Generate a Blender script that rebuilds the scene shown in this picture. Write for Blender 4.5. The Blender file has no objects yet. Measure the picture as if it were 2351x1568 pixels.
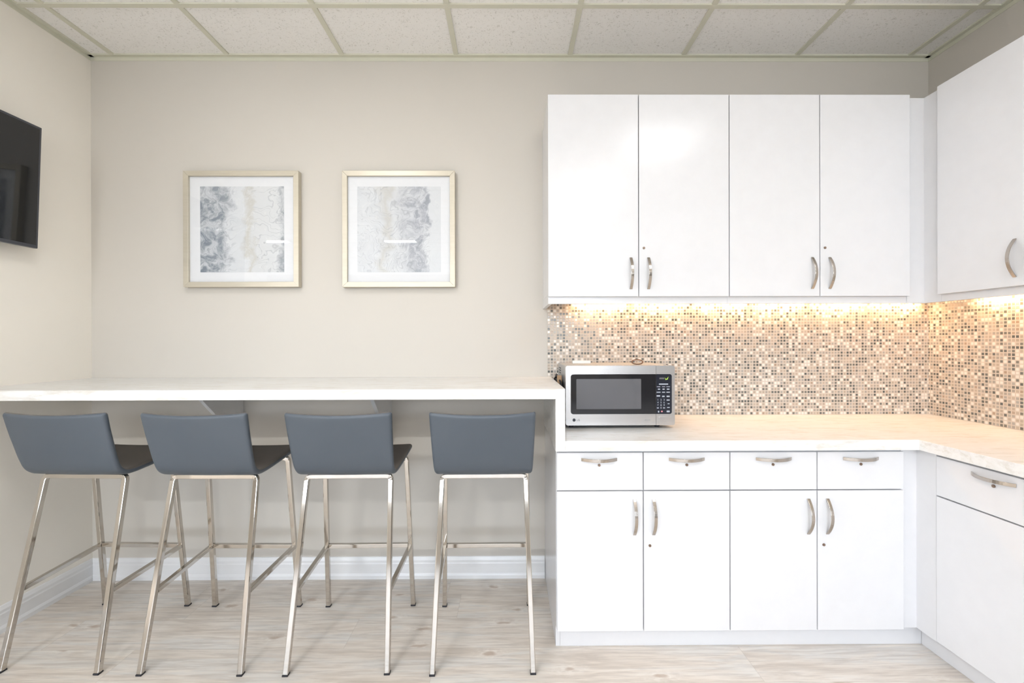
import bpy, bmesh, math, random
from mathutils import Vector, Matrix
random.seed(7)
S = bpy.context.scene
COL = S.collection
PI = math.pi

# ------------------------------------------------------------------ measures of the room (metres)
XL, XR, H = -2.243, 2.275, 2.804        # side walls, ceiling height; back wall face is y = 0
F_PX, CAM_D, CAM_H = 1032.1, 2.427, 1.2747
ZC, TC = 0.872, 0.042                    # worktop height / thickness
ZB = 1.081                               # bar top height

# ------------------------------------------------------------------ mesh helpers
class MB:
    """collects shapes into one mesh"""
    def __init__(s): s.v = []; s.f = []; s.sm = []
    def add(s, vs, fs, smooth=False):
        n = len(s.v); s.v += [tuple(v) for v in vs]
        s.f += [tuple(i + n for i in f) for f in fs]; s.sm += [smooth] * len(fs)
        return s
    def bm(s, b, smooth=False):
        b.verts.index_update()
        return s.add([v.co.copy() for v in b.verts], [[v.index for v in f.verts] for f in b.faces], smooth)
    def box(s, x0, x1, y0, y1, z0, z1, bev=0.0, seg=2):
        b = bmesh.new()
        bmesh.ops.create_cube(b, size=1)
        for v in b.verts:
            v.co = Vector((x0 if v.co.x < 0 else x1, y0 if v.co.y < 0 else y1, z0 if v.co.z < 0 else z1))
        if bev > 0:
            bmesh.ops.bevel(b, geom=b.edges[:], offset=bev, segments=seg, profile=0.5, affect='EDGES')
        bmesh.ops.recalc_face_normals(b, faces=b.faces[:])
        s.bm(b); b.free(); return s
    def prism(s, pts, axis, a0, a1, bev=0.0):
        """polygon pts (2D) extruded along an axis; 2D axes are the remaining two in xyz order"""
        b = bmesh.new()
        def P(p, a):
            return {'x': (a, p[0], p[1]), 'y': (p[0], a, p[1]), 'z': (p[0], p[1], a)}[axis]
        lo = [b.verts.new(P(p, a0)) for p in pts]; hi = [b.verts.new(P(p, a1)) for p in pts]
        b.faces.new(lo); b.faces.new(hi[::-1])
        n = len(pts)
        for i in range(n): b.faces.new((lo[i], lo[(i + 1) % n], hi[(i + 1) % n], hi[i]))
        bmesh.ops.recalc_face_normals(b, faces=b.faces[:])
        if bev > 0:
            bmesh.ops.bevel(b, geom=b.edges[:], offset=bev, segments=2, profile=0.5, affect='EDGES')
        s.bm(b); b.free(); return s
    def cyl(s, c, axis, r0, r1, h, n=20, smooth=True):
        c = Vector(c); d = {'x': Vector((1, 0, 0)), 'y': Vector((0, 1, 0)), 'z': Vector((0, 0, 1))}[axis] if isinstance(axis, str) else Vector(axis).normalized()
        u = d.orthogonal().normalized(); w = d.cross(u)
        ra = [c + (u * math.cos(2 * PI * i / n) + w * math.sin(2 * PI * i / n)) * r0 for i in range(n)]
        rb = [c + d * h + (u * math.cos(2 * PI * i / n) + w * math.sin(2 * PI * i / n)) * r1 for i in range(n)]
        s.add(ra + rb, [(i, (i + 1) % n, (i + 1) % n + n, i + n) for i in range(n)], smooth)
        s.add(ra + rb, [tuple(range(n))[::-1], tuple(range(n, 2 * n))])
        return s
    def sweep(s, path, sect, side=(1, 0, 0), smooth=False, closed=False):
        """sect: list of (a,b) offsets; a along `side`, b along side x tangent; mitred"""
        path = [Vector(p) for p in path]; side = Vector(side).normalized(); rings = []
        n = len(path)
        for i, p in enumerate(path):
            t0 = (p - path[i - 1]).normalized() if (i > 0 or closed) else None
            t1 = (path[(i + 1) % n] - p).normalized() if (i < n - 1 or closed) else None
            t = (t0 + t1).normalized() if (t0 is not None and t1 is not None) else (t0 if t0 is not None else t1)
            sd = (side - t * side.dot(t))
            if sd.length < 1e-4: sd = t.orthogonal()
            sd.normalize(); up = t.cross(sd).normalized()
            k = 1.0
            if t0 is not None and t1 is not None:
                c = max(0.3, t.dot(t1)); k = 1 / c
            rings.append([p + sd * a + up * b * k for a, b in sect])
        m = len(sect); vs = [v for r in rings for v in r]; fs = []
        for i in range(n if closed else n - 1):
            for j in range(m):
                a = i * m; b = ((i + 1) % n) * m
                fs.append((a + j, a + (j + 1) % m, b + (j + 1) % m, b + j))
        if closed: s.add(vs, fs, smooth)
        else:
            s.add(vs, fs, smooth)
            s.add(rings[0] + rings[-1], [tuple(range(m))[::-1], tuple(range(m, 2 * m))])
        return s
    def build(s, name, mat, parent=None, loc=None):
        me = bpy.data.meshes.new(name)
        if loc is not None:
            L = Vector(loc); s.v = [tuple(Vector(v) - L) for v in s.v]
        me.from_pydata(s.v, [], s.f); me.validate(clean_customdata=False)
        if len(me.polygons) == len(s.sm): me.polygons.foreach_set('use_smooth', s.sm)
        b = bmesh.new(); b.from_mesh(me); bmesh.ops.recalc_face_normals(b, faces=b.faces[:]); b.to_mesh(me); b.free()
        if mat: me.materials.append(mat)
        o = bpy.data.objects.new(name, me); COL.objects.link(o)
        if loc is not None: o.location = loc
        if parent is not None: o.parent = parent
        return o

def rsq(w, h=None, r=0.003, k=3):
    """rounded rectangle section, centred"""
    h = w if h is None else h; out = []
    for cx, cy, a0 in ((w/2-r, h/2-r, 0), (-w/2+r, h/2-r, PI/2), (-w/2+r, -h/2+r, PI), (w/2-r, -h/2+r, 1.5*PI)):
        for i in range(k + 1):
            a = a0 + PI / 2 * i / k; out.append((cx + r * math.cos(a), cy + r * math.sin(a)))
    return out
def rrect(x0, x1, z0, z1, r, k=6):
    return [(a + (x0 + x1) / 2, b + (z0 + z1) / 2) for a, b in rsq(x1 - x0, z1 - z0, r, k)]
def circ(r, n=10): return [(r * math.cos(2*PI*i/n), r * math.sin(2*PI*i/n)) for i in range(n)]

def tag(o, label=None, cat=None, group=None, kind=None):
    if label: o['label'] = label
    if cat: o['category'] = cat
    if group: o['group'] = group
    if kind: o['kind'] = kind
    return o
def empty(name, loc=(0, 0, 0), rz=0, **k):
    o = bpy.data.objects.new(name, None); COL.objects.link(o); o.empty_display_size = .05
    o.location = loc; o.rotation_euler = (0, 0, rz); tag(o, **k); return o
def part(mb, name, mat, root, label=None):
    """part modelled in world coordinates under a thing's empty"""
    o = mb.build(name, mat, root)
    L = world_loc(root)
    for v in o.data.vertices: v.co -= L
    if label: o['label'] = label
    return o
def world_loc(o):
    L = Vector((0, 0, 0))
    while o is not None: L += o.location; o = o.parent
    return L
def copy_tree(o, parent=None):
    c = o.copy(); COL.objects.link(c); c.parent = parent
    for ch in list(o.children): copy_tree(ch, c)
    return c
def structure(mb, name, mat, label=None):
    o = mb.build(name, mat); o['kind'] = 'structure'
    if label: o['label'] = label
    return o

# ------------------------------------------------------------------ node helpers
def new_mat(name):
    m = bpy.data.materials.new(name); m.use_nodes = True; nt = m.node_tree
    return m, nt, nt.nodes['Principled BSDF']
def N(nt, typ, **kw):
    n = nt.nodes.new(typ)
    for k, v in kw.items():
        if k.startswith('i_'): n.inputs[k[2:].replace('_', ' ')].default_value = v
        else: setattr(n, k, v)
    return n
def L(nt, a, b): nt.links.new(a, b)
def M(nt, op, a, b=None, c=None):
    n = nt.nodes.new('ShaderNodeMath'); n.operation = op
    for i, x in enumerate((a, b, c)):
        if x is None: continue
        if isinstance(x, (int, float)): n.inputs[i].default_value = x
        else: L(nt, x, n.inputs[i])
    return n.outputs[0]
def MIX(nt, f, a, b, mode='MIX'):
    n = nt.nodes.new('ShaderNodeMix'); n.data_type = 'RGBA'; n.blend_type = mode; n.clamp_factor = True
    for sock, x in ((n.inputs['Factor'], f), (n.inputs['A'], a), (n.inputs['B'], b)):
        if isinstance(x, (int, float)): sock.default_value = x
        elif isinstance(x, tuple): sock.default_value = x if len(x) == 4 else (*x, 1)
        else: L(nt, x, sock)
    return n.outputs['Result']
def RAMP(nt, f, stops, interp='LINEAR'):
    n = nt.nodes.new('ShaderNodeValToRGB'); r = n.color_ramp; r.interpolation = interp
    while len(r.elements) < len(stops): r.elements.new(0.5)
    for e, (p, c) in zip(r.elements, stops):
        e.position = p; e.color = (c, c, c, 1) if isinstance(c, (int, float)) else (*c, 1)
    if f is not None: L(nt, f, n.inputs[0])
    return n.outputs[0]
def OBJ(nt, which='Object'):
    return nt.nodes.new('ShaderNodeTexCoord').outputs[which]
def POS(nt): return nt.nodes.new('ShaderNodeNewGeometry').outputs['Position']
def MAP(nt, v, scale=(1, 1, 1), loc=(0, 0, 0)):
    n = nt.nodes.new('ShaderNodeMapping'); n.inputs['Scale'].default_value = scale; n.inputs['Location'].default_value = loc
    L(nt, v, n.inputs[0]); return n.outputs[0]
def NOISE(nt, v, scale, detail=2, rough=.5, dist=0):
    n = nt.nodes.new('ShaderNodeTexNoise'); n.inputs['Scale'].default_value = scale; n.inputs['Detail'].default_value = detail
    n.inputs['Roughness'].default_value = rough; n.inputs['Distortion'].default_value = dist
    L(nt, v, n.inputs['Vector']); return n.outputs['Fac']
def BUMP(nt, h, strength, dist, bsdf):
    n = nt.nodes.new('ShaderNodeBump'); n.inputs['Strength'].default_value = strength; n.inputs['Distance'].default_value = dist
    L(nt, h, n.inputs['Height']); L(nt, n.outputs[0], bsdf.inputs['Normal'])
def srgb(r, g, b):
    f = lambda c: (c / 255 / 12.92) if c / 255 <= .04045 else ((c / 255 + .055) / 1.055) ** 2.4
    return (f(r), f(g), f(b))

def plain(name, col, rough=.5, metal=0, spec=.5, coat=0, bump=None):
    m, nt, b = new_mat(name)
    b.inputs['Roughness'].default_value = rough
    b.inputs['Metallic'].default_value = metal; b.inputs['Specular IOR Level'].default_value = spec
    b.inputs['Coat Weight'].default_value = coat; b.inputs['Coat Roughness'].default_value = .05
    n = NOISE(nt, OBJ(nt), 18, 3)
    c = MIX(nt, n, tuple(x * .97 for x in col), tuple(min(1, x * 1.03) for x in col))
    L(nt, c, b.inputs['Base Color'])
    if bump: BUMP(nt, NOISE(nt, OBJ(nt), bump[0], 3), bump[1], .002, b)
    return m

def wall_paint(name, col):
    m, nt, b = new_mat(name)
    p = POS(nt); n = NOISE(nt, p, 1.3, 2)
    L(nt, MIX(nt, n, tuple(x * .985 for x in col), tuple(x * 1.015 for x in col)), b.inputs['Base Color'])
    b.inputs['Roughness'].default_value = .62; b.inputs['Specular IOR Level'].default_value = .3
    BUMP(nt, NOISE(nt, p, 260, 2), .06, .001, b)
    return m
WALL = wall_paint('beige_wall_paint', (.615, .58, .525))
TAUPE = wall_paint('taupe_wall_paint', (.47, .435, .39))
WALL_L = wall_paint('cream_wall_paint', (.90, .86, .785))
WHITE = plain('white_cabinet_laminate', (.75, .75, .765), .2, spec=.45)
CARC = plain('white_cabinet_melamine', (.78, .79, .82), .35)
TRIMW = plain('white_trim_paint', (.80, .80, .80), .3)
CHROME = plain('polished_chrome', (.60, .565, .52), .08, metal=1)
SATIN = plain('satin_nickel', (.50, .45, .40), .2, metal=1)
BRASS = plain('dark_lock_metal', (.30, .22, .17), .35, metal=1)
RUBBER = plain('black_rubber', (.02, .02, .025), .6)
BLACKP = plain('black_plastic', (.02, .02, .023), .3)
BEZEL = plain('dark_grey_bezel', (.055, .058, .07), .3)
GREYP = plain('grey_painted_steel', (.42, .42, .41), .4)
TAN = plain('tan_tie', (.35, .22, .12), .6)
BRONZE = plain('brown_metal', (.20, .11, .07), .35, metal=.8)
PAPER = plain('white_card_stock', (.85, .85, .83), .6)
FRAMEM = None

def leather():
    m, nt, b = new_mat('slate_grey_leather')
    o = OBJ(nt)
    n = NOISE(nt, o, 6, 3)
    c = MIX(nt, n, (.070, .087, .108), (.079, .096, .118))
    sc = NOISE(nt, MAP(nt, o, (60, 60, 14)), 1, 4, .7)     # a few pale scuffs
    c = MIX(nt, M(nt, 'MULTIPLY', RAMP(nt, sc, [(.74, 0.), (.80, 1.)]), .25), c, (.4, .42, .45))
    L(nt, c, b.inputs['Base Color'])
    b.inputs['Roughness'].default_value = .42; b.inputs['Specular IOR Level'].default_value = .5
    v = N(nt, 'ShaderNodeTexVoronoi'); v.inputs['Scale'].default_value = 420; L(nt, o, v.inputs['Vector'])
    BUMP(nt, v.outputs['Distance'], .12, .0006, b)
    return m
LEATHER = leather()

def frame_mat():
    m, nt, b = new_mat('champagne_wood_frame')
    o = OBJ(nt); n = NOISE(nt, MAP(nt, o, (8, 8, 90)), 1, 4, .6)
    L(nt, MIX(nt, n, (.52, .47, .37), (.62, .57, .47)), b.inputs['Base Color'])
    b.inputs['Roughness'].default_value = .35; b.inputs['Metallic'].default_value = .25
    return m
FRAMEM = frame_mat()

def steel():
    m, nt, b = new_mat('brushed_stainless')
    n = NOISE(nt, MAP(nt, OBJ(nt), (3, 3, 700)), 1, 3, .6)
    L(nt, MIX(nt, n, (.60, .58, .57), (.72, .71, .70)), b.inputs['Base Color'])
    b.inputs['Metallic'].default_value = 1; b.inputs['Roughness'].default_value = .27
    return m
STEEL = steel()

def glass(name, tint=(1, 1, 1), mirror=(1, 1, 1)):
    m, nt, b = new_mat(name); nt.nodes.remove(b)
    out = nt.nodes['Material Output']
    t = N(nt, 'ShaderNodeBsdfTransparent'); t.inputs[0].default_value = (*tint, 1)
    g = N(nt, 'ShaderNodeBsdfGlossy'); g.inputs['Roughness'].default_value = .01; g.inputs[0].default_value = (*mirror, 1)
    f = N(nt, 'ShaderNodeFresnel'); f.inputs[0].default_value = 1.5
    x = N(nt, 'ShaderNodeMixShader'); gm = N(nt, 'ShaderNodeNewGeometry')
    L(nt, M(nt, 'MULTIPLY', f.outputs[0], M(nt, 'SUBTRACT', 1, gm.outputs['Backfacing'])), x.inputs[0]); L(nt, t.outputs[0], x.inputs[1]); L(nt, g.outputs[0], x.inputs[2])
    L(nt, x.outputs[0], out.inputs[0]); return m
GLASS = glass('clear_glass')

def emit(name, col, st):
    m, nt, b = new_mat(name)
    b.inputs['Base Color'].default_value = (.8, .8, .8, 1)
    b.inputs['Emission Color'].default_value = (*col, 1); b.inputs['Emission Strength'].default_value = st
    return m

def ceiling_mat():
    m, nt, b = new_mat('speckled_ceiling_tile')
    p = POS(nt)
    n1 = NOISE(nt, MAP(nt, p, (1, 1, 1)), 130, 2, .6, .4)
    n2 = NOISE(nt, p, 55, 3, .7, .6)
    pits = RAMP(nt, n1, [(.60, 0.), (.68, 1.)]); worm = RAMP(nt, n2, [(.63, 0.), (.68, 1.)])
    k = M(nt, 'MAXIMUM', pits, worm)
    c = MIX(nt, M(nt, 'MULTIPLY', k, .45), (.92, .905, .88), (.50, .48, .43))
    L(nt, c, b.inputs['Base Color']); b.inputs['Roughness'].default_value = .9
    BUMP(nt, M(nt, 'SUBTRACT', 1, k), .5, .002, b)
    return m
CEIL = ceiling_mat()
GRID = plain('cream_ceiling_grid', (.66, .65, .54), .45)

def floor_mat():
    m, nt, b = new_mat('whitewashed_plank_floor')
    p = POS(nt); sx = N(nt, 'ShaderNodeSeparateXYZ'); L(nt, p, sx.inputs[0])
    x, y = sx.outputs[0], sx.outputs[1]
    W, LEN = .2, 1.25
    yy = M(nt, 'ADD', y, .16)
    row = M(nt, 'FLOOR', M(nt, 'DIVIDE', yy, W))
    wn = N(nt, 'ShaderNodeTexWhiteNoise', noise_dimensions='1D'); L(nt, row, wn.inputs['W'])
    xo = M(nt, 'ADD', M(nt, 'DIVIDE', x, LEN), M(nt, 'MULTIPLY', wn.outputs['Value'], 7.3))
    colm = M(nt, 'FLOOR', xo)
    cv = N(nt, 'ShaderNodeCombineXYZ'); L(nt, row, cv.inputs[0]); L(nt, colm, cv.inputs[1])
    w2 = N(nt, 'ShaderNodeTexWhiteNoise', noise_dimensions='3D'); L(nt, cv.outputs[0], w2.inputs['Vector'])
    rnd = w2.outputs['Value']
    # per plank shifted coordinates
    off = M(nt, 'MULTIPLY', rnd, 37.0)
    gx = M(nt, 'ADD', x, off)
    g = N(nt, 'ShaderNodeCombineXYZ'); L(nt, gx, g.inputs[0]); L(nt, y, g.inputs[1]); L(nt, off, g.inputs[2])
    G = g.outputs[0]
    broad = NOISE(nt, MAP(nt, G, (1.6, 11, 1)), 1, 4, .6, .8)
    grain = NOISE(nt, MAP(nt, G, (5, 70, 1)), 1, 5, .65, .5)
    fine = NOISE(nt, MAP(nt, G, (14, 260, 1)), 1, 3, .6)
    c = RAMP(nt, broad, [(.26, (.50, .43, .36)), (.40, (.66, .585, .505)), (.50, (.74, .68, .61)), (.60, (.68, .665, .635)), (.74, (.84, .76, .66))])
    c = MIX(nt, M(nt, 'MULTIPLY', RAMP(nt, grain, [(.36, 1.), (.56, 0.)]), .55), c, (.38, .32, .27))
    c = MIX(nt, M(nt, 'MULTIPLY', RAMP(nt, grain, [(.56, 0.), (.74, 1.)]), .6), c, (.80, .76, .70))
    c = MIX(nt, M(nt, 'MULTIPLY', RAMP(nt, fine, [(.5, 0.), (.75, 1.)]), .2), c, (.45, .38, .31))
    # knots
    wv = MAP(nt, G, (2.6, 6.5, 1)); wob = N(nt, 'ShaderNodeTexNoise'); wob.inputs['Scale'].default_value = 9; L(nt, G, wob.inputs['Vector'])
    va = N(nt, 'ShaderNodeVectorMath', operation='ADD'); sc = N(nt, 'ShaderNodeVectorMath', operation='SCALE'); sc.inputs['Scale'].default_value = .35
    L(nt, wob.outputs['Color'], sc.inputs[0]); L(nt, wv, va.inputs[0]); L(nt, sc.outputs[0], va.inputs[1])
    vo = N(nt, 'ShaderNodeTexVoronoi', voronoi_dimensions='2D'); vo.inputs['Scale'].default_value = 1; L(nt, va.outputs[0], vo.inputs['Vector'])
    sp = N(nt, 'ShaderNodeSeparateColor'); L(nt, vo.outputs['Color'], sp.inputs[0])
    has = M(nt, 'GREATER_THAN', sp.outputs[0], .45)
    d = vo.outputs['Distance']
    halo = M(nt, 'MULTIPLY', RAMP(nt, d, [(.10, 1.), (.26, 0.)]), has)
    hn = RAMP(nt, NOISE(nt, MAP(nt, G, (30, 60, 1)), 1, 3, .6), [(.45, 0.), (.62, 1.)])
    c = MIX(nt, M(nt, 'MULTIPLY', M(nt, 'MULTIPLY', halo, hn), .55), c, (.86, .82, .76))
    core = M(nt, 'MULTIPLY', RAMP(nt, d, [(.035, 1.), (.085, 0.)]), has)
    c = MIX(nt, M(nt, 'MULTIPLY', core, .75), c, (.36, .235, .15))
    # plank tint + seams
    c = MIX(nt, 1.0, c, RAMP(nt, rnd, [(0, (.94, .93, .92)), (.5, (1, 1, 1)), (1, (1.0, .985, .96))]), 'MULTIPLY')
    fy = M(nt, 'FRACT', M(nt, 'DIVIDE', yy, W)); fx = M(nt, 'FRACT', xo)
    ey = M(nt, 'LESS_THAN', M(nt, 'MINIMUM', fy, M(nt, 'SUBTRACT', 1, fy)), .008)
    ex = M(nt, 'LESS_THAN', M(nt, 'MINIMUM', fx, M(nt, 'SUBTRACT', 1, fx)), .0012)
    seam = M(nt, 'MAXIMUM', ey, ex)
    c = MIX(nt, M(nt, 'MULTIPLY', seam, .30), c, (.30, .25, .20))
    c = MIX(nt, 1.0, c, (1, .99, .985), 'MULTIPLY'); c = MIX(nt, .20, c, (.90, .865, .81))
    L(nt, c, b.inputs['Base Color'])
    L(nt, RAMP(nt, grain, [(.3, .42), (.7, .30)]), b.inputs['Roughness'])
    BUMP(nt, M(nt, 'SUBTRACT', grain, M(nt, 'MULTIPLY', seam, 1.5)), .15, .001, b)
    return m
FLOOR = floor_mat()

def mosaic(name, axis):
    m, nt, b = new_mat(name)
    sx = N(nt, 'ShaderNodeSeparateXYZ'); L(nt, POS(nt), sx.inputs[0])
    P = .01633
    u = M(nt, 'DIVIDE', M(nt, 'SUBTRACT', sx.outputs[axis], .204 if axis == 0 else 0), P)
    v = M(nt, 'DIVIDE', M(nt, 'SUBTRACT', sx.outputs[2], ZC), P)
    cu, cv = M(nt, 'FLOOR', u), M(nt, 'FLOOR', v)
    k = N(nt, 'ShaderNodeCombineXYZ'); L(nt, cu, k.inputs[0]); L(nt, cv, k.inputs[1]); k.inputs[2].default_value = 3.0 + axis
    wn = N(nt, 'ShaderNodeTexWhiteNoise', noise_dimensions='3D'); L(nt, k.outputs[0], wn.inputs['Vector'])
    r = wn.outputs['Value']
    k2 = N(nt, 'ShaderNodeCombineXYZ'); L(nt, cu, k2.inputs[0]); L(nt, cv, k2.inputs[1]); k2.inputs[2].default_value = 11.0
    wn2 = N(nt, 'ShaderNodeTexWhiteNoise', noise_dimensions='3D'); L(nt, k2.outputs[0], wn2.inputs['Vector'])
    c = RAMP(nt, r, [(0, (.105, .118, .115)), (.19, (.175, .175, .16)), (.27, (.40, .375, .34)), (.44, (.50, .43, .355)),
                     (.58, (.44, .425, .40)), (.68, (.56, .48, .40)), (.78, (.44, .34, .26)), (.81, (.95, .92, .86))], 'CONSTANT')
    c = MIX(nt, M(nt, 'MULTIPLY', wn2.outputs['Value'], .18), c, (.62, .58, .52))
    fu, fv = M(nt, 'FRACT', u), M(nt, 'FRACT', v)
    eu = M(nt, 'MINIMUM', fu, M(nt, 'SUBTRACT', 1, fu)); ev = M(nt, 'MINIMUM', fv, M(nt, 'SUBTRACT', 1, fv))
    e = M(nt, 'MINIMUM', eu, ev)
    g = RAMP(nt, e, [(.11, 1.), (.17, 0.)])
    c = MIX(nt, g, c, (.68, .615, .54))
    c = MIX(nt, 1.0, c, (.88, .88, .88), 'MULTIPLY')
    L(nt, c, b.inputs['Base Color'])
    L(nt, RAMP(nt, g, [(0, .16), (1, .7)]), b.inputs['Roughness'])
    BUMP(nt, RAMP(nt, e, [(.08, 0.), (.20, 1.)]), .35, .0012, b)
    return m

def counter_mat():
    m, nt, b = new_mat('pale_stone_laminate')
    p = POS(nt)
    st = NOISE(nt, MAP(nt, p, (2.2, 26, 30)), 1, 5, .65, .6)
    bl = NOISE(nt, MAP(nt, p, (9, 30, 45)), 1, 6, .7, .4)
    c = MIX(nt, RAMP(nt, st, [(.3, 0.), (.7, 1.)]), (.77, .758, .735), (.84, .835, .82))
    c = MIX(nt, M(nt, 'MULTIPLY', RAMP(nt, bl, [(.50, 0.), (.66, 1.)]), .6), c, (.60, .56, .48))
    L(nt, c, b.inputs['Base Color']); b.inputs['Roughness'].default_value = .3; b.inputs['Specular IOR Level'].default_value = .45
    return m
COUNTER = counter_mat()

def art_mat(name, seed, flip):
    """abstract marbled wash in greys; local x runs 0..1 left to right, z 0..1 bottom to top"""
    m, nt, b = new_mat(name)
    o = OBJ(nt, 'Generated'); sx = N(nt, 'ShaderNodeSeparateXYZ'); L(nt, o, sx.inputs[0]); x, z = sx.outputs[0], sx.outputs[2]
    q = N(nt, 'ShaderNodeCombineXYZ'); L(nt, x, q.inputs[0]); L(nt, z, q.inputs[1]); q.inputs[2].default_value = seed
    Q = q.outputs[0]
    w = N(nt, 'ShaderNodeTexNoise'); w.inputs['Scale'].default_value = 3.2; w.inputs['Detail'].default_value = 3; L(nt, Q, w.inputs['Vector'])
    sc = N(nt, 'ShaderNodeVectorMath', operation='SCALE'); sc.inputs['Scale'].default_value = .55; L(nt, w.outputs['Color'], sc.inputs[0])
    ad = N(nt, 'ShaderNodeVectorMath', operation='ADD'); L(nt, Q, ad.inputs[0]); L(nt, sc.outputs[0], ad.inputs[1])
    A = ad.outputs[0]
    # swirling contour lines
    sw = NOISE(nt, A, 2.1, 2, .45, .9)
    li = M(nt, 'ABSOLUTE', M(nt, 'SINE', M(nt, 'MULTIPLY', sw, 40)))
    lines = RAMP(nt, li, [(0, 1.), (.38, 0.)])
    blotch = RAMP(nt, NOISE(nt, A, 6.5, 5, .65, .8), [(.42, 0.), (.60, 1.)])
    edge = M(nt, 'ADD', x, M(nt, 'MULTIPLY', M(nt, 'SUBTRACT', NOISE(nt, Q, 4.5, 4, .6), .5), .42))
    if not flip:      # dark mass on the left third, dark ragged right edge, beige seam right of centre
        mass = RAMP(nt, edge, [(.0, .95), (.27, .85), (.36, .04), (.93, .0), (.99, .85)])
        line_w = RAMP(nt, x, [(.0, .55), (.38, .35), (.45, .05), (.60, .12), (.7, .45), (1, .45)])
        tan = RAMP(nt, edge, [(.52, 0.), (.60, .55), (.66, .1), (.9, .1)])
    else:             # dark mass right of centre
        mass = RAMP(nt, edge, [(.0, .12), (.45, .10), (.56, .45), (.70, .75), (.80, .8), (.85, .03)])
        line_w = RAMP(nt, x, [(.0, .25), (.3, .40), (.6, .5), (.84, .5), (.88, .06), (1, .05)])
        tan = RAMP(nt, edge, [(.22, 0.), (.33, .45), (.42, .05), (.9, .0)])
    c = MIX(nt, NOISE(nt, Q, 2.5, 3), (.66, .68, .70), (.76, .78, .80))
    c = MIX(nt, tan, c, (.52, .49, .41))
    c = MIX(nt, M(nt, 'MULTIPLY', mass, M(nt, 'ADD', .28, M(nt, 'MULTIPLY', blotch, .62))), c, (.135, .17, .215) if not flip else (.20, .22, .28))
    c = MIX(nt, M(nt, 'MULTIPLY', lines, line_w), c, (.30, .32, .35))
    lt = RAMP(nt, M(nt, 'ABSOLUTE', M(nt, 'SINE', M(nt, 'ADD', M(nt, 'MULTIPLY', sw, 40), .8))), [(0, 1.), (.18, 0.)])
    c = MIX(nt, M(nt, 'MULTIPLY', lt, .35), c, (.80, .81, .81))
    L(nt, c, b.inputs['Base Color']); b.inputs['Roughness'].default_value = .8
    return m

# ================================================================== SETTING
RX0, RX1, RY = -6.0, 4.6, -8.0          # the wider space behind the kitchenette
Y_END = -3.3                            # where the right wall stops
YL_END = -1.8                           # where the left wall stops: the plan is open beyond it
structure(MB().box(RX0, RX1, RY, 0, -.05, 0), 'floor', FLOOR)
structure(MB().box(XL - .12, XR + .12, 0, .12, 0, H + .1), 'wall_back', WALL)
structure(MB().box(XL - .12, XL, YL_END, 0, 0, H + .1), 'wall_left', WALL_L)
structure(MB().box(XR, XR + .12, Y_END, 0, 0, H + .1), 'wall_right', WALL)
structure(MB().box(RX0, XL - .12, YL_END, YL_END + .12, 0, H + .1), 'wall_left_return', TAUPE)
structure(MB().box(XR + .12, RX1, Y_END, Y_END + .12, 0, H + .1), 'wall_right_return', TAUPE)
structure(MB().box(RX0 - .12, RX0, RY, YL_END + .12, 0, H + .1), 'wall_far_left', TAUPE)
structure(MB().box(RX1, RX1 + .12, RY, Y_END, 0, H + .1), 'wall_far_right', TAUPE)
# unseen rear wall: window added for daylight fill, dark door added for chrome reflections
wx0, wx1, wz0, wz1 = -4.8, 2.2, 1.15, 2.55
rw = MB().box(RX0, wx0, RY - .12, RY, 0, H + .1).box(wx0, wx1, RY - .12, RY, 0, wz0).box(wx0, wx1, RY - .12, RY, wz1, H + .1).box(wx1, RX1, RY - .12, RY, 0, H + .1)
structure(rw, 'wall_rear', TAUPE)
fr = MB()
for i in range(5):
    x = wx0 + (wx1 - wx0) * i / 4
    fr.box(x - .03, x + .03, RY - .09, RY - .03, wz0, wz1)
fr.box(wx0, wx1, RY - .09, RY - .03, wz0, wz0 + .06).box(wx0, wx1, RY - .09, RY - .03, wz1 - .06, wz1)
w = structure(fr, 'fill_window', TRIMW)
pn = MB().box(wx0, wx1, RY - .065, RY - .060, wz0, wz1).build('window_glass', GLASS, w)
DARKD = plain('dark_brown_door', (.06, .045, .035), .35)
dr = structure(MB().box(2.5, 3.4, RY, RY + .045, 0, 2.1, .004), 'reflection_door', DARKD)
MB().cyl((2.6, RY + .045, 1.0), 'y', .012, .012, .05).box(2.59, 2.72, RY + .09, RY + .105, .99, 1.01, .004).build('door_handle', SATIN, dr)

# ceiling: tiles above a T-bar grid
TX0, TY0, T = -2.118 + .006, -.3703, .61
structure(MB().box(RX0, RX1, RY, 0, H + .006, H + .05), 'ceiling', CEIL)
g = MB()
for i in range(-8, 14):
    x = TX0 + T * i
    if RX0 < x < RX1: g.box(x - .012, x + .012, RY, 0 if XL < x < XR else (YL_END if x < XL else Y_END), H - .001, H + .007)
for j in range(0, 13):
    y = TY0 - T * j
    if y > Y_END: g.box(XL if y > YL_END else RX0, XR, y - .012, y + .012, H - .0015, H + .007)
    else: g.box(RX0, RX1, y - .012, y + .012, H - .0015, H + .007)
structure(g, 'trim_1', GRID, 'cream T-bar grid of the suspended ceiling')
wa = MB()
wa.box(XL, XR, -.022, 0, H - .0025, H + .006).box(XL, XR, -.002, 0, H - .022, H)
wa.box(XL, XL + .022, YL_END, 0, H - .0025, H + .006).box(XL, XL + .002, YL_END, 0, H - .022, H)
wa.box(XR - .022, XR, Y_END, 0, H - .0025, H + .006).box(XR - .002, XR, Y_END, 0, H - .022, H)
structure(wa, 'trim_2', GRID, 'cream wall angle around the suspended ceiling')

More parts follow.
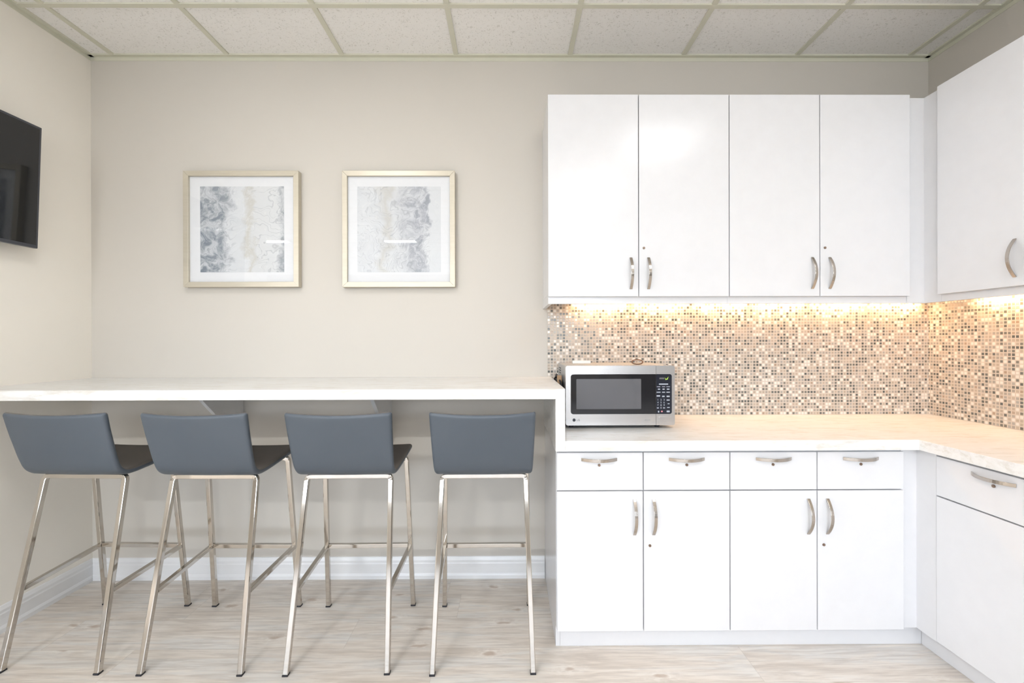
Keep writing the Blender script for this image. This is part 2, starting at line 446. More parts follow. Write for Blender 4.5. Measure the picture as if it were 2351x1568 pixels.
# baseboards (profile: tall with a bead and a stepped foot)
prof = [(0, 0), (.019, 0), (.019, .018), (.016, .026), (.0135, .030), (.012, .060), (.012, .078), (.0095, .084), (.0095, .096), (.0065, .104), (.0035, .112), (0, .114)]
structure(MB().prism([(-a, z) for a, z in prof], 'x', XL, .188), 'baseboard_back', TRIMW)
structure(MB().prism([(XL + a, z) for a, z in prof], 'y', YL_END, -.0), 'baseboard_left', TRIMW)

# ================================================================== BAR COUNTER
bar = empty('bar_counter', (XL, 0, ZB), label='long pale stone-look bar counter running from the left wall to the cabinets', cat='counter')
b_ = MB()
xi, xo = .184, .223
b_.prism([(XL, ZB - .041), (xi, ZB - .041), (xo, ZB), (XL, ZB)], 'y', -.625, -.0015, .0008)
part(b_, 'countertop', COUNTER, bar)
b_ = MB().prism([(xi + .0003, ZB - .0413), (xo, ZB - .0003), (xo, ZC - TC), (xi + .0003, ZC - TC)], 'y', -.625, -.0015, .0008)
part(b_, 'end_panel', COUNTER, bar)
for i, (bx, lab) in enumerate(((-1.43, 'white triangular gusset under the bar behind the gap of the two left stools'),
                               (-.634, 'white triangular gusset under the bar above the third stool from the left'))):
    k = MB().prism([(-.001, ZB - .0415), (-.362, ZB - .0415), (-.352, ZB - .058), (-.001, .72)], 'x', bx - .018, bx, .0008)
    part(k, 'bracket', TRIMW, bar)

# ================================================================== WORKTOP
wt = MB().prism([(xo + .0005, -.0015), (xo + .0005, -.625), (1.650, -.625), (1.650, -1.52), (XR - .0015, -1.52), (XR - .0015, -.0015)], 'z', ZC - TC, ZC, .0012)
o = wt.build('worktop', COUNTER, loc=(1.2, -.3, ZC)); tag(o, 'L-shaped pale stone-look worktop on the white base cabinets', 'worktop')

# ================================================================== BACKSPLASH
o = MB().box(.205, XR - .0065, -.0065, -.0005, ZC + .0005, 1.4895).build('tiled_backsplash', mosaic('mosaic_tile_back', 0), loc=(1.2, 0, ZC))
tag(o, 'beige, grey and white mosaic tile backsplash behind the microwave', 'backsplash')
o = MB().box(XR - .0065, XR - .0005, -1.52, -.0005, ZC + .0005, 1.4895).build('tiled_backsplash', mosaic('mosaic_tile_right', 1), loc=(XR, -.7, ZC))
tag(o, 'mosaic tile backsplash on the right wall, right of the corner', 'backsplash')

# ================================================================== CABINET PARTS
def handle_mb(c, n, along, length=.144, bow=.030, w=.0125, t=.0035):
    """flat arched pull: c centre on the face, n outward normal, along = direction of its length"""
    c, n, a = Vector(c), Vector(n), Vector(along)
    wdir = n.cross(a)
    path = []
    K = 18
    for i in range(K + 1):
        u = -1 + 2 * i / K
        path.append(c + a * (u * length / 2) + n * (.0005 + bow * (1 - u * u)))
    s = MB()
    s.sweep(path, rsq(w, t, .001, 2), side=wdir, smooth=False)
    return s
def lock_mb(c, n):
    s = MB(); n = Vector(n); c = Vector(c)
    s.cyl(c - n * .001, n, .0056, .0056, .004, 18); s.cyl(c + n * .003, n, .004, .0035, .0015, 14)
    return s

def front_panel(root, name, ax, a0, a1, z0, z1, f, hnd=None, lock=None, gap=.002):
    """door or drawer front. ax 'y' -> faces -y at plane f ; ax 'x' -> faces -x at plane f."""
    T_ = .019
    if ax == 'y': mb = MB().box(a0 + gap, a1 - gap, f, f + T_, z0, z1, .0012); n = (0, -1, 0); C3 = lambda a, z: (a, f, z); al = (1, 0, 0)
    else: mb = MB().box(f, f + T_, a1 + gap, a0 - gap, z0, z1, .0012); n = (-1, 0, 0); C3 = lambda a, z: (f, a, z); al = (0, 1, 0)
    d = part(mb, name, WHITE, root)
    d.location = (0, 0, 0)
    def sub(m, nm, mt):
        o = part(m, nm, mt, d); return o
    if hnd:
        a, z, vert = hnd
        sub(handle_mb(C3(a, z), n, (0, 0, 1) if vert else al), 'handle', SATIN)
    if lock: sub(lock_mb(C3(*lock), n), 'lock', BRASS)
    return d

# ---- base cabinets on the back wall
ZD0, ZD1, ZR0, ZR1 = .090, .6605, .6655, .818
def base_unit(xa, xb, left_panel, label, lockx):
    r = empty('base_cabinet', ((xa + xb) / 2, -.3, 0), label=label, cat='cabinet', group='white base cabinets under the worktop')
    xm = (xa + xb) / 2
    c = MB().box(xa + (.0185 if left_panel else .001), xb - .001, -.5805, -.002, .092, ZC - TC - .001)
    part(c, 'carcass', CARC, r)
    if left_panel:
        part(MB().prism([(-.002, 0.0005), (-.553, 0.0005), (-.553, .088), (-.5805, .088), (-.5805, ZC - TC - .001), (-.002, ZC - TC - .001)], 'x', xa, xa + .018, .0006), 'side_panel', WHITE, r)
    part(MB().box(xa + (.0185 if left_panel else 0), xb if left_panel else 1.7245, -.553, -.54, .0005, .0915), 'toe_kick', WHITE, r)
    front_panel(r, 'drawer', 'y', xa, xm, ZR0, ZR1, -.6, ((xa + xm) / 2 - (.003 if left_panel else 0), .791, False), ((xa + xm) / 2 - .003, .768))
    front_panel(r, 'drawer', 'y', xm, xb, ZR0, ZR1, -.6, ((xb + xm) / 2, .791, False), ((xb + xm) / 2, .768))
    front_panel(r, 'door', 'y', xa, xm, ZD0, ZD1, -.6, (xm - .036, .555, True))
    front_panel(r, 'door', 'y', xm, xb, ZD0, ZD1, -.6, (xm + .042, .555, True), (lockx, .4395))
    return r
base_unit(.190, .898, True, 'white base cabinet with two drawers next to the bar end, under the microwave', .570)
base_unit(.898, 1.612, False, 'white base cabinet with two drawers between the microwave cabinet and the corner', 1.281)
# ---- corner filler strips
f = MB().prism([(1.613, -.581), (1.613, -.56), (1.7, -.56), (1.7, -.669), (1.678, -.669), (1.678, -.581)], 'z', .086, ZC - TC - .001, .0006)
o = f.build('corner_filler', WHITE, loc=(1.65, -.58, .45)); tag(o, 'white vertical filler closing the inner corner of the base cabinets', 'cabinet filler')
# ---- right-hand base cabinet
r = empty('base_cabinet', (2.0, -1.09, 0), label='white base cabinet on the right wall, cut off by the right edge of the photo', cat='cabinet', group='white base cabinets under the worktop')
xf = 1.675
ya, ym, yb = -.670, -1.088, -1.506
part(MB().box(xf + .0195, XR - .002, yb + .001, ya, .092, ZC - TC - .001), 'carcass', CARC, r)
part(MB().box(1.725, 1.738, yb, -.5535, .0005, .0915), 'toe_kick', WHITE, r)
front_panel(r, 'drawer', 'x', ya, ym, ZR0, ZR1, xf, ((ya + ym) / 2, .791, False), ((ya + ym) / 2 - .003, .768))
front_panel(r, 'drawer', 'x', ym, yb, ZR0, ZR1, xf, ((yb + ym) / 2, .791, False), ((yb + ym) / 2, .768))
front_panel(r, 'door', 'x', ya, ym, ZD0, ZD1, xf, (ym + .036, .555, True))
front_panel(r, 'door', 'x', ym, yb, ZD0, ZD1, xf, (ym - .042, .555, True), (ym - .025, .4395))

# ---- wall cabinets
ZU0, ZU1, ZV = 1.478, 2.407, 1.446
def upper_unit(xa, xb, left_panel, label, l2):
    r = empty('wall_cabinet', ((xa + xb) / 2, -.17, 1.45), label=label, cat='cabinet', group='white wall cabinets above the backsplash')
    xm = (xa + xb) / 2
    part(MB().box(xa + (.003 if left_panel else .0005), xb - .0005, -.3385, -.001, 1.490, ZU1 - .003, .0006), 'carcass', WHITE, r)
    v = MB()
    if left_panel:
        v.prism([(xa + .003, -.3385), (xb - .0005, -.3385), (xb - .0005, -.321), (xa + .021, -.321), (xa + .021, -.001), (xa + .003, -.001)], 'z', ZV, 1.4895, .0006)
    else: v.box(xa, xb - .0005, -.3385, -.321, ZV, 1.4895, .0006)
    part(v, 'light_rail', WHITE, r)
    zc_ = 1.584
    front_panel(r, 'door', 'y', xa, xm, ZU0, ZU1, -.36, (xm - .036, zc_, True))
    front_panel(r, 'door', 'y', xm, xb, ZU0, ZU1, -.36, (xm + .045, zc_, True), (l2, 1.7005))
    return r
upper_unit(.178, 1.015, True, 'white wall cabinet nearest the framed pictures, above the microwave', .620)
upper_unit(1.015, 1.854, False, 'white wall cabinet right of the microwave, next to the corner', 1.457)
f = MB().prism([(1.855, -.3385), (1.855, -.32), (1.955, -.32), (1.955, -.424), (1.9365, -.424), (1.9365, -.3385)], 'z', ZV, ZU1 - .004, .0006)
o = f.build('corner_filler', WHITE, loc=(1.9, -.34, 1.9)); tag(o, 'white vertical filler closing the inner corner of the wall cabinets', 'cabinet filler')
r = empty('wall_cabinet', (2.1, -.75, 1.45), label='white wall cabinet on the right wall, cut off by the right edge of the photo', cat='cabinet', group='white wall cabinets above the backsplash')
xu = 1.915
part(MB().prism([(1.956, -.001), (1.956, -.4245), (1.936, -.4245), (1.936, -1.11), (XR - .001, -1.11), (XR - .001, -.001)], 'z', 1.490, ZU1 - .003, .0006), 'carcass', WHITE, r)
part(MB().box(1.9365, 1.954, -1.11, -.4245, ZV, 1.4895, .0006), 'light_rail', WHITE, r)
front_panel(r, 'door', 'x', -.424, -.767, ZU0, ZU1, xu, (-.735, 1.584, True))
front_panel(r, 'door', 'x', -.767, -1.110, ZU0, ZU1, xu, (-.80, 1.584, True), (-.785, 1.7))

# ---- under-cabinet light bars
WARM = emit('warm_light_strip', (1.0, .60, .31), 50)
xs = [.331, .655, .975, 1.295, 1.612, 1.932, 2.235]
spots = ['leftmost', 'second from the left', 'third from the left', 'fourth from the left', 'fifth from the left', 'sixth from the left, at the corner']
for i in range(6):
    r = empty('under_cabinet_light', ((xs[i] + xs[i+1]) / 2, -.06, 1.489), label='warm light bar under the back wall cabinets, ' + spots[i], cat='light', group='warm light bars under the wall cabinets')
    x0, x1 = xs[i] + .008, xs[i+1] - .008
    part(MB().box(x0, x1, -.052, -.010, 1.4815, 1.4898, .001), 'housing', TRIMW, r)
    part(MB().box(x0 + .012, x1 - .012, -.044, -.018, 1.4785, 1.4812, .001), 'diffuser', WARM, r)
for i, (y0, y1) in enumerate(((-.25, -.56), (-.575, -.885))):
    r = empty('under_cabinet_light', (XR - .06, (y0 + y1) / 2, 1.474), label='warm light bar under the right wall cabinet, ' + ('nearer the corner' if i == 0 else 'farther from the corner'), cat='light', group='warm light bars under the wall cabinets')
    part(MB().box(XR - .052, XR - .010, y1, y0, 1.4815, 1.4898, .001), 'housing', TRIMW, r)
    part(MB().box(XR - .044, XR - .018, y1 + .012, y0 - .012, 1.4785, 1.4812, .001), 'diffuser', WARM, r)

# ================================================================== BAR STOOLS
def spline(pts, n):
    out = []
    P = [Vector(p) for p in pts]; P = [P[0] * 2 - P[1]] + P + [P[-1] * 2 - P[-2]]
    for i in range(1, len(P) - 2):
        for k in range(n):
            t = k / n; a, b, c, d = P[i-1], P[i], P[i+1], P[i+2]
            out.append(.5 * ((2*b) + (c-a)*t + (2*a-5*b+4*c-d)*t*t + (3*b-a-3*c+d)*t**3))
    out.append(P[-2]); return out

def shell(stations, w0, cap0, cap1):
    """loft of rounded slab sections. stations: list of (y,z,halfwidth,thickness,bulge,lift)"""
    K = 22; n = len(stations); rings = []
    for i, (y, z, hw, th, bu, dip) in enumerate(stations):
        a = stations[max(0, i-1)]; b = stations[min(n-1, i+1)]
        t = Vector((0, b[0]-a[0], b[1]-a[1])).normalized()
        nr = Vector((0, t.z, -t.y))     # outward (under / behind) normal: rotates tangent
        loop = []
        def at(x, off):
            k = 1 - (x / w0) ** 2
            base = Vector((x, y, z - dip * k)) + nr * (bu * k)
            return base + nr * off
        r = th / 2
        for j in range(K + 1):
            x = -hw + r + (2*hw - 2*r) * j / K; loop.append(at(x, r))
        for j in range(1, 6):
            an = PI * j / 6; loop.append(at(hw - r + r * math.sin(an), r * math.cos(an)))
        for j in range(K + 1):
            x = hw - r - (2*hw - 2*r) * j / K; loop.append(at(x, -r))
        for j in range(1, 6):
            an = PI * j / 6; loop.append(at(-hw + r - r * math.sin(an), -r * math.cos(an)))
        rings.append(loop)
    m = len(rings[0]); vs = [v for q in rings for v in q]; fs = []
    for i in range(n - 1):
        for j in range(m):
            fs.append((i*m+j, i*m+(j+1) % m, (i+1)*m+(j+1) % m, (i+1)*m+j))
    s = MB().add(vs, fs, True)
    for q, flag in ((rings[0], cap0), (rings[-1], cap1)):
        # strip-fill the closing loop: outer points 0..K pair with inner points
        outer = q[0:K+1]; inner = q[K+6:2*K+7][::-1]
        vv = outer + inner; ff = [(j, j+1, K+2+j, K+1+j) for j in range(K)]
        s.add(vv, ff, True)
        e1 = q[K:K+7]; s.add(e1, [tuple(range(len(e1)))], True)
        e2 = q[2*K+6:] + [q[0]]; s.add(e2, [tuple(range(len(e2)))], True)
    return s

SEATM = plain('leather_beige_reflection', (.125, .108, .095), .38)  # same slate leather, with the beige room reflection put into the colour
def tint_inside(o):
    """the side one sits on gets its beige reflection as a browner colour"""
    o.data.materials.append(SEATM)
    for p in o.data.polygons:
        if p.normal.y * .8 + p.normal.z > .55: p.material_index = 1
def make_stool():
    r = empty('bar_stool', (0, 0, 0))
    prof = [(-.197, .989), (-.182, .928), (-.164, .865), (-.146, .805), (-.128, .765), (-.100, .744), (-.06, .739), (.02, .744), (.11, .753), (.19, .763), (.222, .768)]
    P = spline([(0, a, b) for a, b in prof], 6)
    HW, TH = .203, .024
    st = []
    L_ = len(P)
    for i, p in enumerate(P):
        zt = (p.z - .75) / .24
        up = max(0, min(1, zt))
        hw = HW + .004 * up - .004 * (1 - up)
        st.append([p.y, p.z, hw, TH, .019 * up + .004 * (1-up), .004 * up])
    def caps(base, nxt, sgn):
        out = []
        d = Vector((base[0]-nxt[0], base[1]-nxt[1])).normalized()
        for k in (1, 2, 3, 4, 5):
            a = PI / 2 * k / 5
            e = .011 * math.sin(a)
            out.append([base[0]+d.x*e, base[1]+d.y*e, base[2] - .010 * (1-math.cos(a)), max(.0012, TH * math.cos(a)), base[4], base[5]])
        return out
    top = caps(st[0], st[1], 1)[::-1]; fr_ = caps(st[-1], st[-2], 1)
    cut = 6 * 6 + 2
    s1 = shell(top + st[:cut + 1], HW, 0, 0); tint_inside(s1.build('backrest', LEATHER, r))
    s2 = shell(st[cut:] + fr_, HW, 0, 0); tint_inside(s2.build('seat', LEATHER, r))
    sec = rsq(.020, .020, .0028, 2)
    def upath(fx, fy, tx, ty, tz):
        R_ = .018
        a = Vector((-fx, fy, .006)); b = Vector((-tx, ty, tz)); d = (a - b).normalized()
        p0 = b + d * R_; p2 = b + Vector((R_, 0, 0))
        arc = [p0 * (1-t)**2 + b * 2*t*(1-t) + p2 * t*t for t in (0, .2, .4, .6, .8, 1)]
        return [a] + arc
    near = (.1925, -.222, .172, -.075, .716); far = (.203, .225, .188, .150, .733)
    for fx, fy, tx, ty, tz in (near, far):
        L1 = upath(fx, fy, tx, ty, tz); L2 = [Vector((-p.x, p.y, p.z)) for p in L1]
        for path in (L1, L2):
            # the leg's section keeps one side square to the front of the stool
            leg = MB().sweep(path, sec, side=(0, 1, 0), smooth=False).build('leg', CHROME, r)
            f0 = path[0]; MB().box(f0.x-.011, f0.x+.011, f0.y-.0115, f0.y+.0115, 0, .0065, .001).build('foot_cap', RUBBER, leg)
        MB().sweep([L1[-1], L2[-1]], sec, side=(0, 1, 0)).build('seat_rail', CHROME, r)
    def on(leg, z):
        fx, fy, tx, ty, tz = leg; t = z / tz
        return Vector((fx + (tx-fx)*t, fy + (ty-fy)*t, z))
    ft = on(far, .305)
    MB().box(-ft.x + .010, ft.x - .010, ft.y - .0095, ft.y + .0095, .2955, .3145, .002).build('footrest', CHROME, r)
    for sx in (-1, 1):
        a = on(near, .285); b = on(far, .303); a.x *= sx; b.x *= sx
        a.y += .010; b.y -= .0105
        MB().sweep([a, b], rsq(.018, .018, .002, 2), side=(1, 0, 0)).build('side_stretcher', CHROME, r)
        a = Vector((sx * .110, -.0645, .718)); b = Vector((sx * .110, .1395, .735))
        MB().sweep([a, b], rsq(.016, .016, .002, 2), side=(1, 0, 0)).build('side_rail', CHROME, r)
    return r
proto = make_stool()
stools = [(-1.769, -.463, -.035, 'slate grey leather bar stool with chrome legs closest to the left wall'),
          (-1.221, -.479, -.012, 'slate grey leather bar stool with pale scuffs, second from the left wall'),
          (-.667, -.482, .014, 'slate grey leather bar stool third from the left wall, below the right-hand picture'),
          (-.108, -.485, .014, 'slate grey leather bar stool closest to the white cabinets')]
for i, (x, y, rz, lab) in enumerate(stools):
    o = proto if i == 0 else copy_tree(proto)
    o.location = (x, y, 0); o.rotation_euler = (0, 0, rz)
    tag(o, lab, 'stool', 'grey bar stools at the bar counter')

# ================================================================== FRAMED PICTURES
def picture(xa, xb, z0, z1, tilt, art, label):
    cx, cz = (xa + xb) / 2, (z0 + z1) / 2; W_, H_ = xb - xa, z1 - z0
    r = empty('framed_picture', (cx, -.0005, cz), label=label, cat='picture', group='framed marbled prints on the back wall')
    r.rotation_euler = (0, tilt, 0)
    w, h = W_/2, H_/2; bw, D = .0275, .036
    fm = MB()
    # four mitred mouldings
    for a, b, c, d in (((-w, -h), (w, -h), (w-bw, -h+bw), (-w+bw, -h+bw)), ((w, -h), (w, h), (w-bw, h-bw), (w-bw, -h+bw)),
                       ((w, h), (-w, h), (-w+bw, h-bw), (w-bw, h-bw)), ((-w, h), (-w, -h), (-w+bw, -h+bw), (-w+bw, h-bw))):
        fm.prism([a, b, c, d], 'y', -D, 0, .0012)
    fm.build('frame', FRAMEM, r)
    MB().box(-w+bw-.001, w-bw+.001, -.022, -.002, -h+bw-.001, h-bw+.001).build('mat_board', PAPERM, r)
    ax, az = .2225, .2285
    MB().box(-ax, ax, -.0228, -.0222, -az, az).build('print', art, r)
    MB().box(-w+bw-.001, w-bw+.001, -.0265, -.0245, -h+bw-.001, h-bw+.001).build('glass', GLASS, r)
    return r
PAPERM = plain('white_mat_board', (.80, .81, .83), .7)
picture(-1.727, -1.117, 1.564, 2.180, .0, art_mat('marbled_print_dark_left', 1.3, False), 'square framed marbled print with its dark patches on the left side, nearest the TV')
picture(-.887, -.288, 1.562, 2.180, .0, art_mat('marbled_print_dark_right', 8.2, True), 'square framed marbled print with its dark patches right of centre, nearest the cabinets')

# ================================================================== TV
tv = empty('television', (XL + .03, -.83, 1.984), label='black flat screen television on the left wall', cat='television')
TVW, TVH = .98, .556
tilt = math.radians(2.2)
tvp = []
def tvpart(mb, name, mat, parent=tv):
    o = mb.build(name, mat, parent); return o
# modelled with the screen facing +x
tvpart(MB().box(.0, .030, -TVW/2 + .04, TVW/2 - .04, -TVH/2 + .05, TVH/2 - .05, .004), 'rear_housing', BLACKP)
tvpart(MB().box(.0305, .050, -TVW/2, TVW/2, -TVH/2, TVH/2, .003), 'bezel', BEZEL)
SCREEN = plain('glossy_black_screen', (.012, .013, .015), .05, spec=.6)
tvpart(MB().box(.0502, .0512, -TVW/2 + .011, TVW/2 - .011, -TVH/2 + .015, TVH/2 - .011), 'screen', SCREEN)
tvpart(MB().box(-.028, -.001, -.15, .15, -.12, .12, .003), 'wall_mount', BLACKP)
tvpart(MB().box(.034, .046, -.03, .03, -TVH/2 - .010, -TVH/2 - .0005, .002), 'sensor', BEZEL)
tv.rotation_euler = (0, tilt, 0)
tv.location = (XL + .032, -.342 - TVW/2 , 1.984)

# ================================================================== MICROWAVE
MX0, MX1, MY, MZ0, MZ1 = .257, .757, -.372, .8865, 1.1595
mw = empty('microwave', ((MX0+MX1)/2, -.2, ZC), label='stainless steel microwave with black glass door on the worktop', cat='microwave')
part(MB().box(MX0 + .004, MX1 - .004, MY + .034, -.020, MZ0 + .002, MZ1 - .002, .004), 'body', GREYP, mw)
XS = .671
# stainless front: door ring and panel ring, with the black glass set in
def ring(outer, inner, y0, y1):
    s = MB(); n = len(outer)
    vs = [(x, y0, z) for x, z in outer] + [(x, y0, z) for x, z in inner] + [(x, y1, z) for x, z in outer] + [(x, y1, z) for x, z in inner]
    fs = []
    for i in range(n):
        j = (i+1) % n
        fs += [(i, j, n+j, n+i), (2*n+i, 2*n+j, 3*n+j, 3*n+i), (i, j, 2*n+j, 2*n+i), (n+i, n+j, 3*n+j, 3*n+i)]
    return s.add(vs, fs)
def outline(x0, x1, z0, z1, rl, rr, k=6):
    """rounded rectangle with separate left / right corner radii"""
    out = []
    for cx, cz, a0, r in ((x1-rr, z1-rr, 0, rr), (x0+rl, z1-rl, PI/2, rl), (x0+rl, z0+rl, PI, rl), (x1-rr, z0+rr, 1.5*PI, rr)):
        for i in range(k+1):
            a = a0 + PI/2*i/k; out.append((cx + r*math.cos(a), cz + r*math.sin(a)))
    return out
GX0, GX1, GZ0, GZ1 = .280, .7435, .938, 1.1205
e = .0002
door = part(ring(outline(MX0, XS-.0006, MZ0, MZ1, .010, e), outline(GX0, XS-.0006-.0001, GZ0, GZ1, .012, e), MY, MY+.032), 'door', STEEL, mw)
def sub(mb, name, mat, parent, label=None):
    o = part(mb, name, mat, parent, label)
    return o
BG = plain('black_door_glass', (.018, .018, .020), .08, spec=.6)
WIN = plain('grey_perforated_window', (.115, .115, .125), .22, spec=.6)
sub(MB().prism(outline(GX0+.0003, XS-.0008, GZ0+.0003, GZ1-.0003, .012, e), 'y', MY+.0015, MY+.030), 'door_glass', BG, door)
sub(MB().prism(rrect(.306, .603, .961, 1.099, .003), 'y', MY+.0008, MY+.003), 'window', WIN, door)
panel = part(ring(outline(XS+.0006, MX1, MZ0, MZ1, e, .010), outline(XS+.0007, GX1, GZ0, GZ1, e, .010), MY, MY+.032), 'control_panel', STEEL, mw)
PANEL = plain('navy_black_panel', (.020, .022, .032), .15, spec=.5)
sub(MB().prism(outline(XS+.0009, GX1-.0003, GZ0+.0003, GZ1-.0003, e, .010), 'y', MY+.0015, MY+.030), 'keypad', PANEL, panel)
sub(MB().prism(rrect(.683, .741, .893, .926, .004), 'y', MY-.0022, MY+.001, .0008), 'door_button', STEEL, panel)
INK = plain('pale_keypad_ink', (.42, .46, .52), .5)
INKG = plain('green_mark', (.35, .55, .06), .5)
INKR = plain('red_keypad_ink', (.55, .22, .25), .5)
INKD = plain('dark_logo_ink', (.03, .035, .045), .4)
INKM = plain('grey_logo_ink', (.11, .11, .12), .4)
def text_mb(txt, cx, cz, size, y, depth=.0004, mb=None):
    cu = bpy.data.curves.new('t', 'FONT'); cu.body = txt; cu.size = size; cu.align_x = 'CENTER'; cu.align_y = 'CENTER'; cu.extrude = depth / 2
    ob = bpy.data.objects.new('t', cu); COL.objects.link(ob)
    dg = bpy.context.evaluated_depsgraph_get(); me = bpy.data.meshes.new_from_object(ob.evaluated_get(dg))
    mb = mb or MB()
    mb.add([(cx + v.co.x, y - v.co.z, cz + v.co.y) for v in me.vertices], [tuple(p.vertices) for p in me.polygons])
    bpy.data.objects.remove(ob); bpy.data.curves.remove(cu); bpy.data.meshes.remove(me)
    return mb
def pxm(px, py):                                  # point of the microwave front seen at a place of the photo
    return (MX0 + (px - 1297) * (.5 / 250), MZ1 - (py - 839) * (MZ1 - MZ0) / 136.5)
ky = MY + .0013
dig = MB()
for j, row in enumerate(('123', '456', '789')):
    for i, ch in enumerate(row):
        cx, cz = pxm(1508.5 + i * 7.1, 917.5 + j * 6.2); text_mb(ch, cx, cz, .0115, ky, mb=dig)
cx, cz = pxm(1515.6, 936); text_mb('0', cx, cz, .0115, ky, mb=dig)
sub(dig, 'keypad_numerals', INK, panel)
mk = MB()                                          # worn, unreadable captions read as short bars
for (px, py, w_, h_) in ((1521.5, 881.5, 21, 2.6), (1510, 887.5, 8, 1.3), (1521.5, 887.5, 7, 1.3), (1532, 887.5, 8, 1.3), (1511, 893, 5, 2.6), (1521.5, 893, 5, 2.6), (1532, 893, 6, 2.6),
        (1510, 900, 9, 2), (1521.5, 900, 7, 2), (1532, 900, 8, 2), (1509.5, 908.5, 8, 3), (1521, 909.5, 6, 3), (1532, 909.5, 7, 3), (1532, 918, 7, 2.4), (1533, 926.5, 4.5, 1.8), (1532.5, 935, 6, 1.8),
        (1508.3, 936, 4.5, 2.2), (1522.5, 936, 4.5, 2.2), (1510, 944.5, 3, 4), (1532, 944, 7, 4)):
    cx, cz = pxm(px, py); mk.prism(rrect(cx - w_ * .001, cx + w_ * .001, cz - h_ * .001, cz + h_ * .001, min(h_, w_) * .00045), 'y', ky - .0004, ky)
sub(mk, 'key_markings', INK, panel)
cx, cz = pxm(1517.5, 944); sub(MB().prism(rrect(cx-.004, cx+.004, cz-.0035, cz+.0035, .002), 'y', ky-.0004, ky), 'stop_key', INKR, panel)
a = pxm(1524, 866); b2 = pxm(1527.5, 870); c2 = pxm(1533, 864); d2 = pxm(1531, 871); e2 = pxm(1526, 872)
sub(MB().prism([a, b2, c2, d2, e2], 'y', ky-.0004, ky), 'green_check_mark', INKG, panel)
sub(MB().prism(rrect(*[pxm(1512, 0)[0], pxm(1523, 0)[0]], pxm(0, 870)[1], pxm(0, 866.5)[1], .0015), 'y', ky-.0004, ky), 'brand_caption', INKM, panel)
cx, cz = pxm(1316, 963)
lg = MB().cyl((cx, MY - .0006, cz), 'y', .0072, .0072, .0008, 24)
sub(lg, 'logo_disc', INKD, door)
cx, cz = pxm(1325.5, 963.3); sub(text_mb('LG', cx, cz, .0125, MY - .0002), 'logo_letters', INKM, door)
cx, cz = pxm(1485, 964); sub(MB().box(cx-.015, cx+.012, MY-.0003, MY+.0002, cz-.0012, cz+.0012), 'caption_line', plain('faint_caption_ink', (.36, .35, .34), .4), door)
for fx in (MX0 + .03, .690):
    for fy in (MY + .045, -.06):
        part(MB().cyl((fx, fy, ZC + .0002), 'z', .011, .013, MZ0 - ZC + .002, 16), 'foot', RUBBER, mw)
vt = MB()
for i in range(7):
    for j in range(3):
        z = 1.135 - j * .012; vt.box(MX0 + .0032, MX0 + .0045, -.075 - i * .012, -.068 - i * .012, z - .003, z + .003)
part(vt, 'vent_slots', BLACKP, mw)
# small things on and beside the microwave
path = [(.62 + .0265 * math.cos(2*PI*i/28), -.25 + .004*math.sin(2*PI*i/28), MZ1 - .002 + .0135 + .0105 * math.sin(2*PI*i/28)) for i in range(28)]
o = MB().sweep(path, circ(.0028, 8), side=(0, 1, 0), smooth=True, closed=True).build('metal_ring', BRONZE, loc=(.62, -.25, MZ1))
tag(o, 'small brown oval ring on top of the microwave', 'ring')
o = MB().box(.325, .418, -.115, -.095, MZ1 - .0018, MZ1 + .0125, .001).build('white_card', PAPER, loc=(.37, -.10, MZ1))
tag(o, 'thin white card lying at the back of the microwave top', 'card')
cd = empty('power_cord', (.240, -.17, ZC), label='bundled black power cord between the bar end and the microwave', cat='cord')
c = MB()
for k in range(7):
    hh = .100 - .007 * k; yy = -.19 + .004 * k
    pth = [(.240 + .005 * math.sin(k * 2.1 + i * .6), yy + (.165 - .006 * k) * math.cos(2*PI*i/30), ZC + .1205 + hh * 1.14 * math.sin(2*PI*i/30)) for i in range(30)]
    c.sweep(pth, circ(.0045, 8), side=(1, 0, 0), smooth=True, closed=True)
part(c, 'cord', RUBBER, cd)
part(MB().box(.2285, .2495, -.285, -.262, ZC + .180, ZC + .2365, .002), 'tie', TAN, cd, 'tan tie around the cord')

# ================================================================== LIGHTING
def troffer(x, y, w, l, st, label, col=(.985, .99, 1)):
    r = empty('ceiling_light', (x, y, H), label=label, cat='ceiling light', group='lights in the suspended ceiling')
    f_ = MB(); t_ = .016
    f_.box(x-w/2, x+w/2, y-l/2, y-l/2+t_, H-.010, H+.004).box(x-w/2, x+w/2, y+l/2-t_, y+l/2, H-.010, H+.004)
    f_.box(x-w/2, x-w/2+t_, y-l/2+t_, y+l/2-t_, H-.010, H+.004).box(x+w/2-t_, x+w/2, y-l/2+t_, y+l/2-t_, H-.010, H+.004)
    part(f_, 'frame', TRIMW, r)
    part(MB().box(x-w/2+t_, x+w/2-t_, y-l/2+t_, y+l/2-t_, H-.008, H+.003), 'diffuser', emit('lamp_diffuser', col, st), r)
troffer(.80, -2.95, .59, 1.19, 7, 'recessed light panel in the ceiling behind the camera, in line with the microwave')
troffer(-4.70, -3.0, .59, 1.19, 60, 'added side-fill light panel in the ceiling beyond the end of the left wall, far left')  # unseen panel added to throw side light from the left
troffer(-.95, -1.45, .59, .55, 15, 'small square added fill light in the ceiling above the bar stools')  # unseen panel added to brighten the left wall, bar top and floor
troffer(1.15, -1.75, .59, .55, 9, 'small square light panel in the ceiling in front of the kitchen cabinets')
for k, (x, st, lab) in enumerate(((-3.60, 400, 'leftmost'), (-1.66, 400, 'second from the left'), (.28, 75, 'third from the left'), (2.2, 15, 'rightmost'))):
    troffer(x, -4.5, .50, .16, st, 'narrow recessed light in the ceiling row behind the camera, ' + lab)

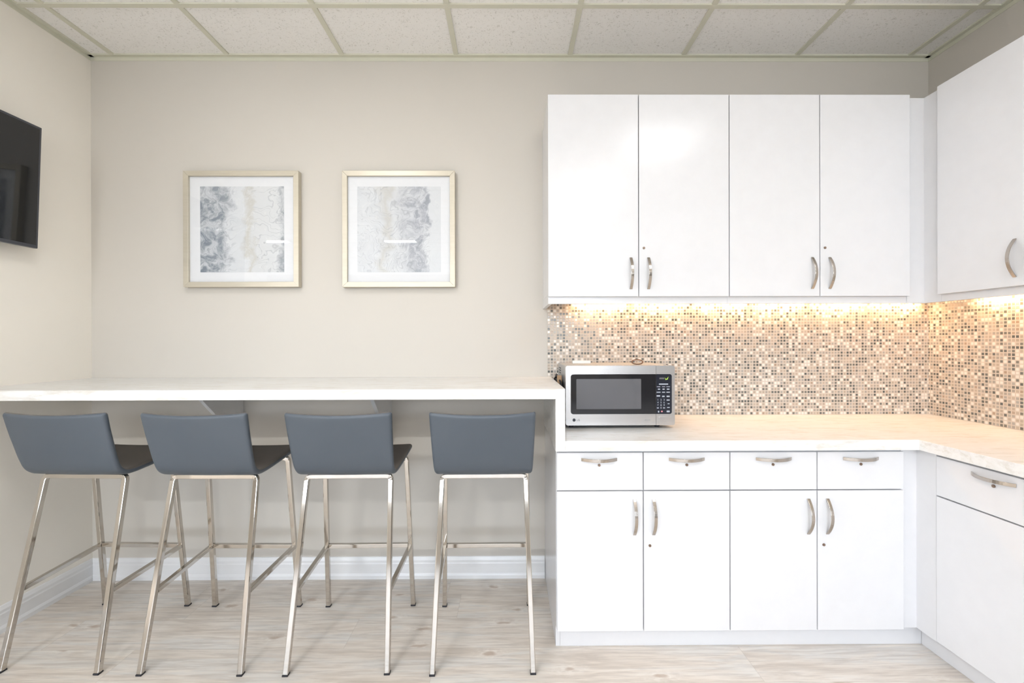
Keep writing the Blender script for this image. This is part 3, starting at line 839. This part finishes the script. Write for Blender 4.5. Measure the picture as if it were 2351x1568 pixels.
wd = bpy.data.worlds.new('daylight'); S.world = wd; wd.use_nodes = True
nt = wd.node_tree; bg = nt.nodes['Background']
tc = nt.nodes.new('ShaderNodeTexCoord'); sp = nt.nodes.new('ShaderNodeSeparateXYZ'); nt.links.new(tc.outputs['Generated'], sp.inputs[0])
c = RAMP(nt, sp.outputs[2], [(.0, (.55, .58, .60)), (.12, (.80, .89, 1.0)), (.8, (.45, .65, 1.0))])
nt.links.new(c, bg.inputs[0]); bg.inputs[1].default_value = 13.0
pl = bpy.data.lights.new('window_portal', 'AREA'); pl.shape = 'RECTANGLE'; pl.size = wx1 - wx0; pl.size_y = wz1 - wz0
pl.cycles.is_portal = True
po = bpy.data.objects.new('window_portal', pl); COL.objects.link(po); po.location = ((wx0+wx1)/2, RY - .1, (wz0+wz1)/2); po.rotation_euler = (PI/2, 0, 0)

# ================================================================== CAMERA
cam = bpy.data.cameras.new('camera'); co = bpy.data.objects.new('camera', cam); COL.objects.link(co)
cam.sensor_width = 36; cam.sensor_fit = 'HORIZONTAL'; cam.lens = F_PX / 2351 * 36; cam.clip_start = .02
R3 = Matrix(((0.99998044, -0.00574415, -0.00247364), (0.00574052, 0.99998244, -0.00147127), (0.00248205, 0.00145704, 0.99999586)))
rt, fw, up = R3[0], R3[1], R3[2]
m4 = Matrix(((rt[0], up[0], -fw[0], 0), (rt[1], up[1], -fw[1], -CAM_D), (rt[2], up[2], -fw[2], CAM_H), (0, 0, 0, 1)))
co.matrix_world = m4
S.camera = co

S.view_settings.view_transform = 'Standard'; S.view_settings.look = 'None'; S.view_settings.gamma = 1; S.view_settings.use_curve_mapping = False
S.view_settings.exposure = -0.02
S.cycles.use_denoising = True
S.cycles.max_bounces = 6; S.cycles.diffuse_bounces = 4; S.cycles.glossy_bounces = 3; S.cycles.transparent_max_bounces = 6
S.cycles.use_adaptive_sampling = True; S.cycles.adaptive_threshold = .08; S.cycles.adaptive_min_samples = 16; S.cycles.use_light_tree = False
S.cycles.sample_clamp_indirect = 6; S.cycles.caustics_reflective = False; S.cycles.caustics_refractive = False
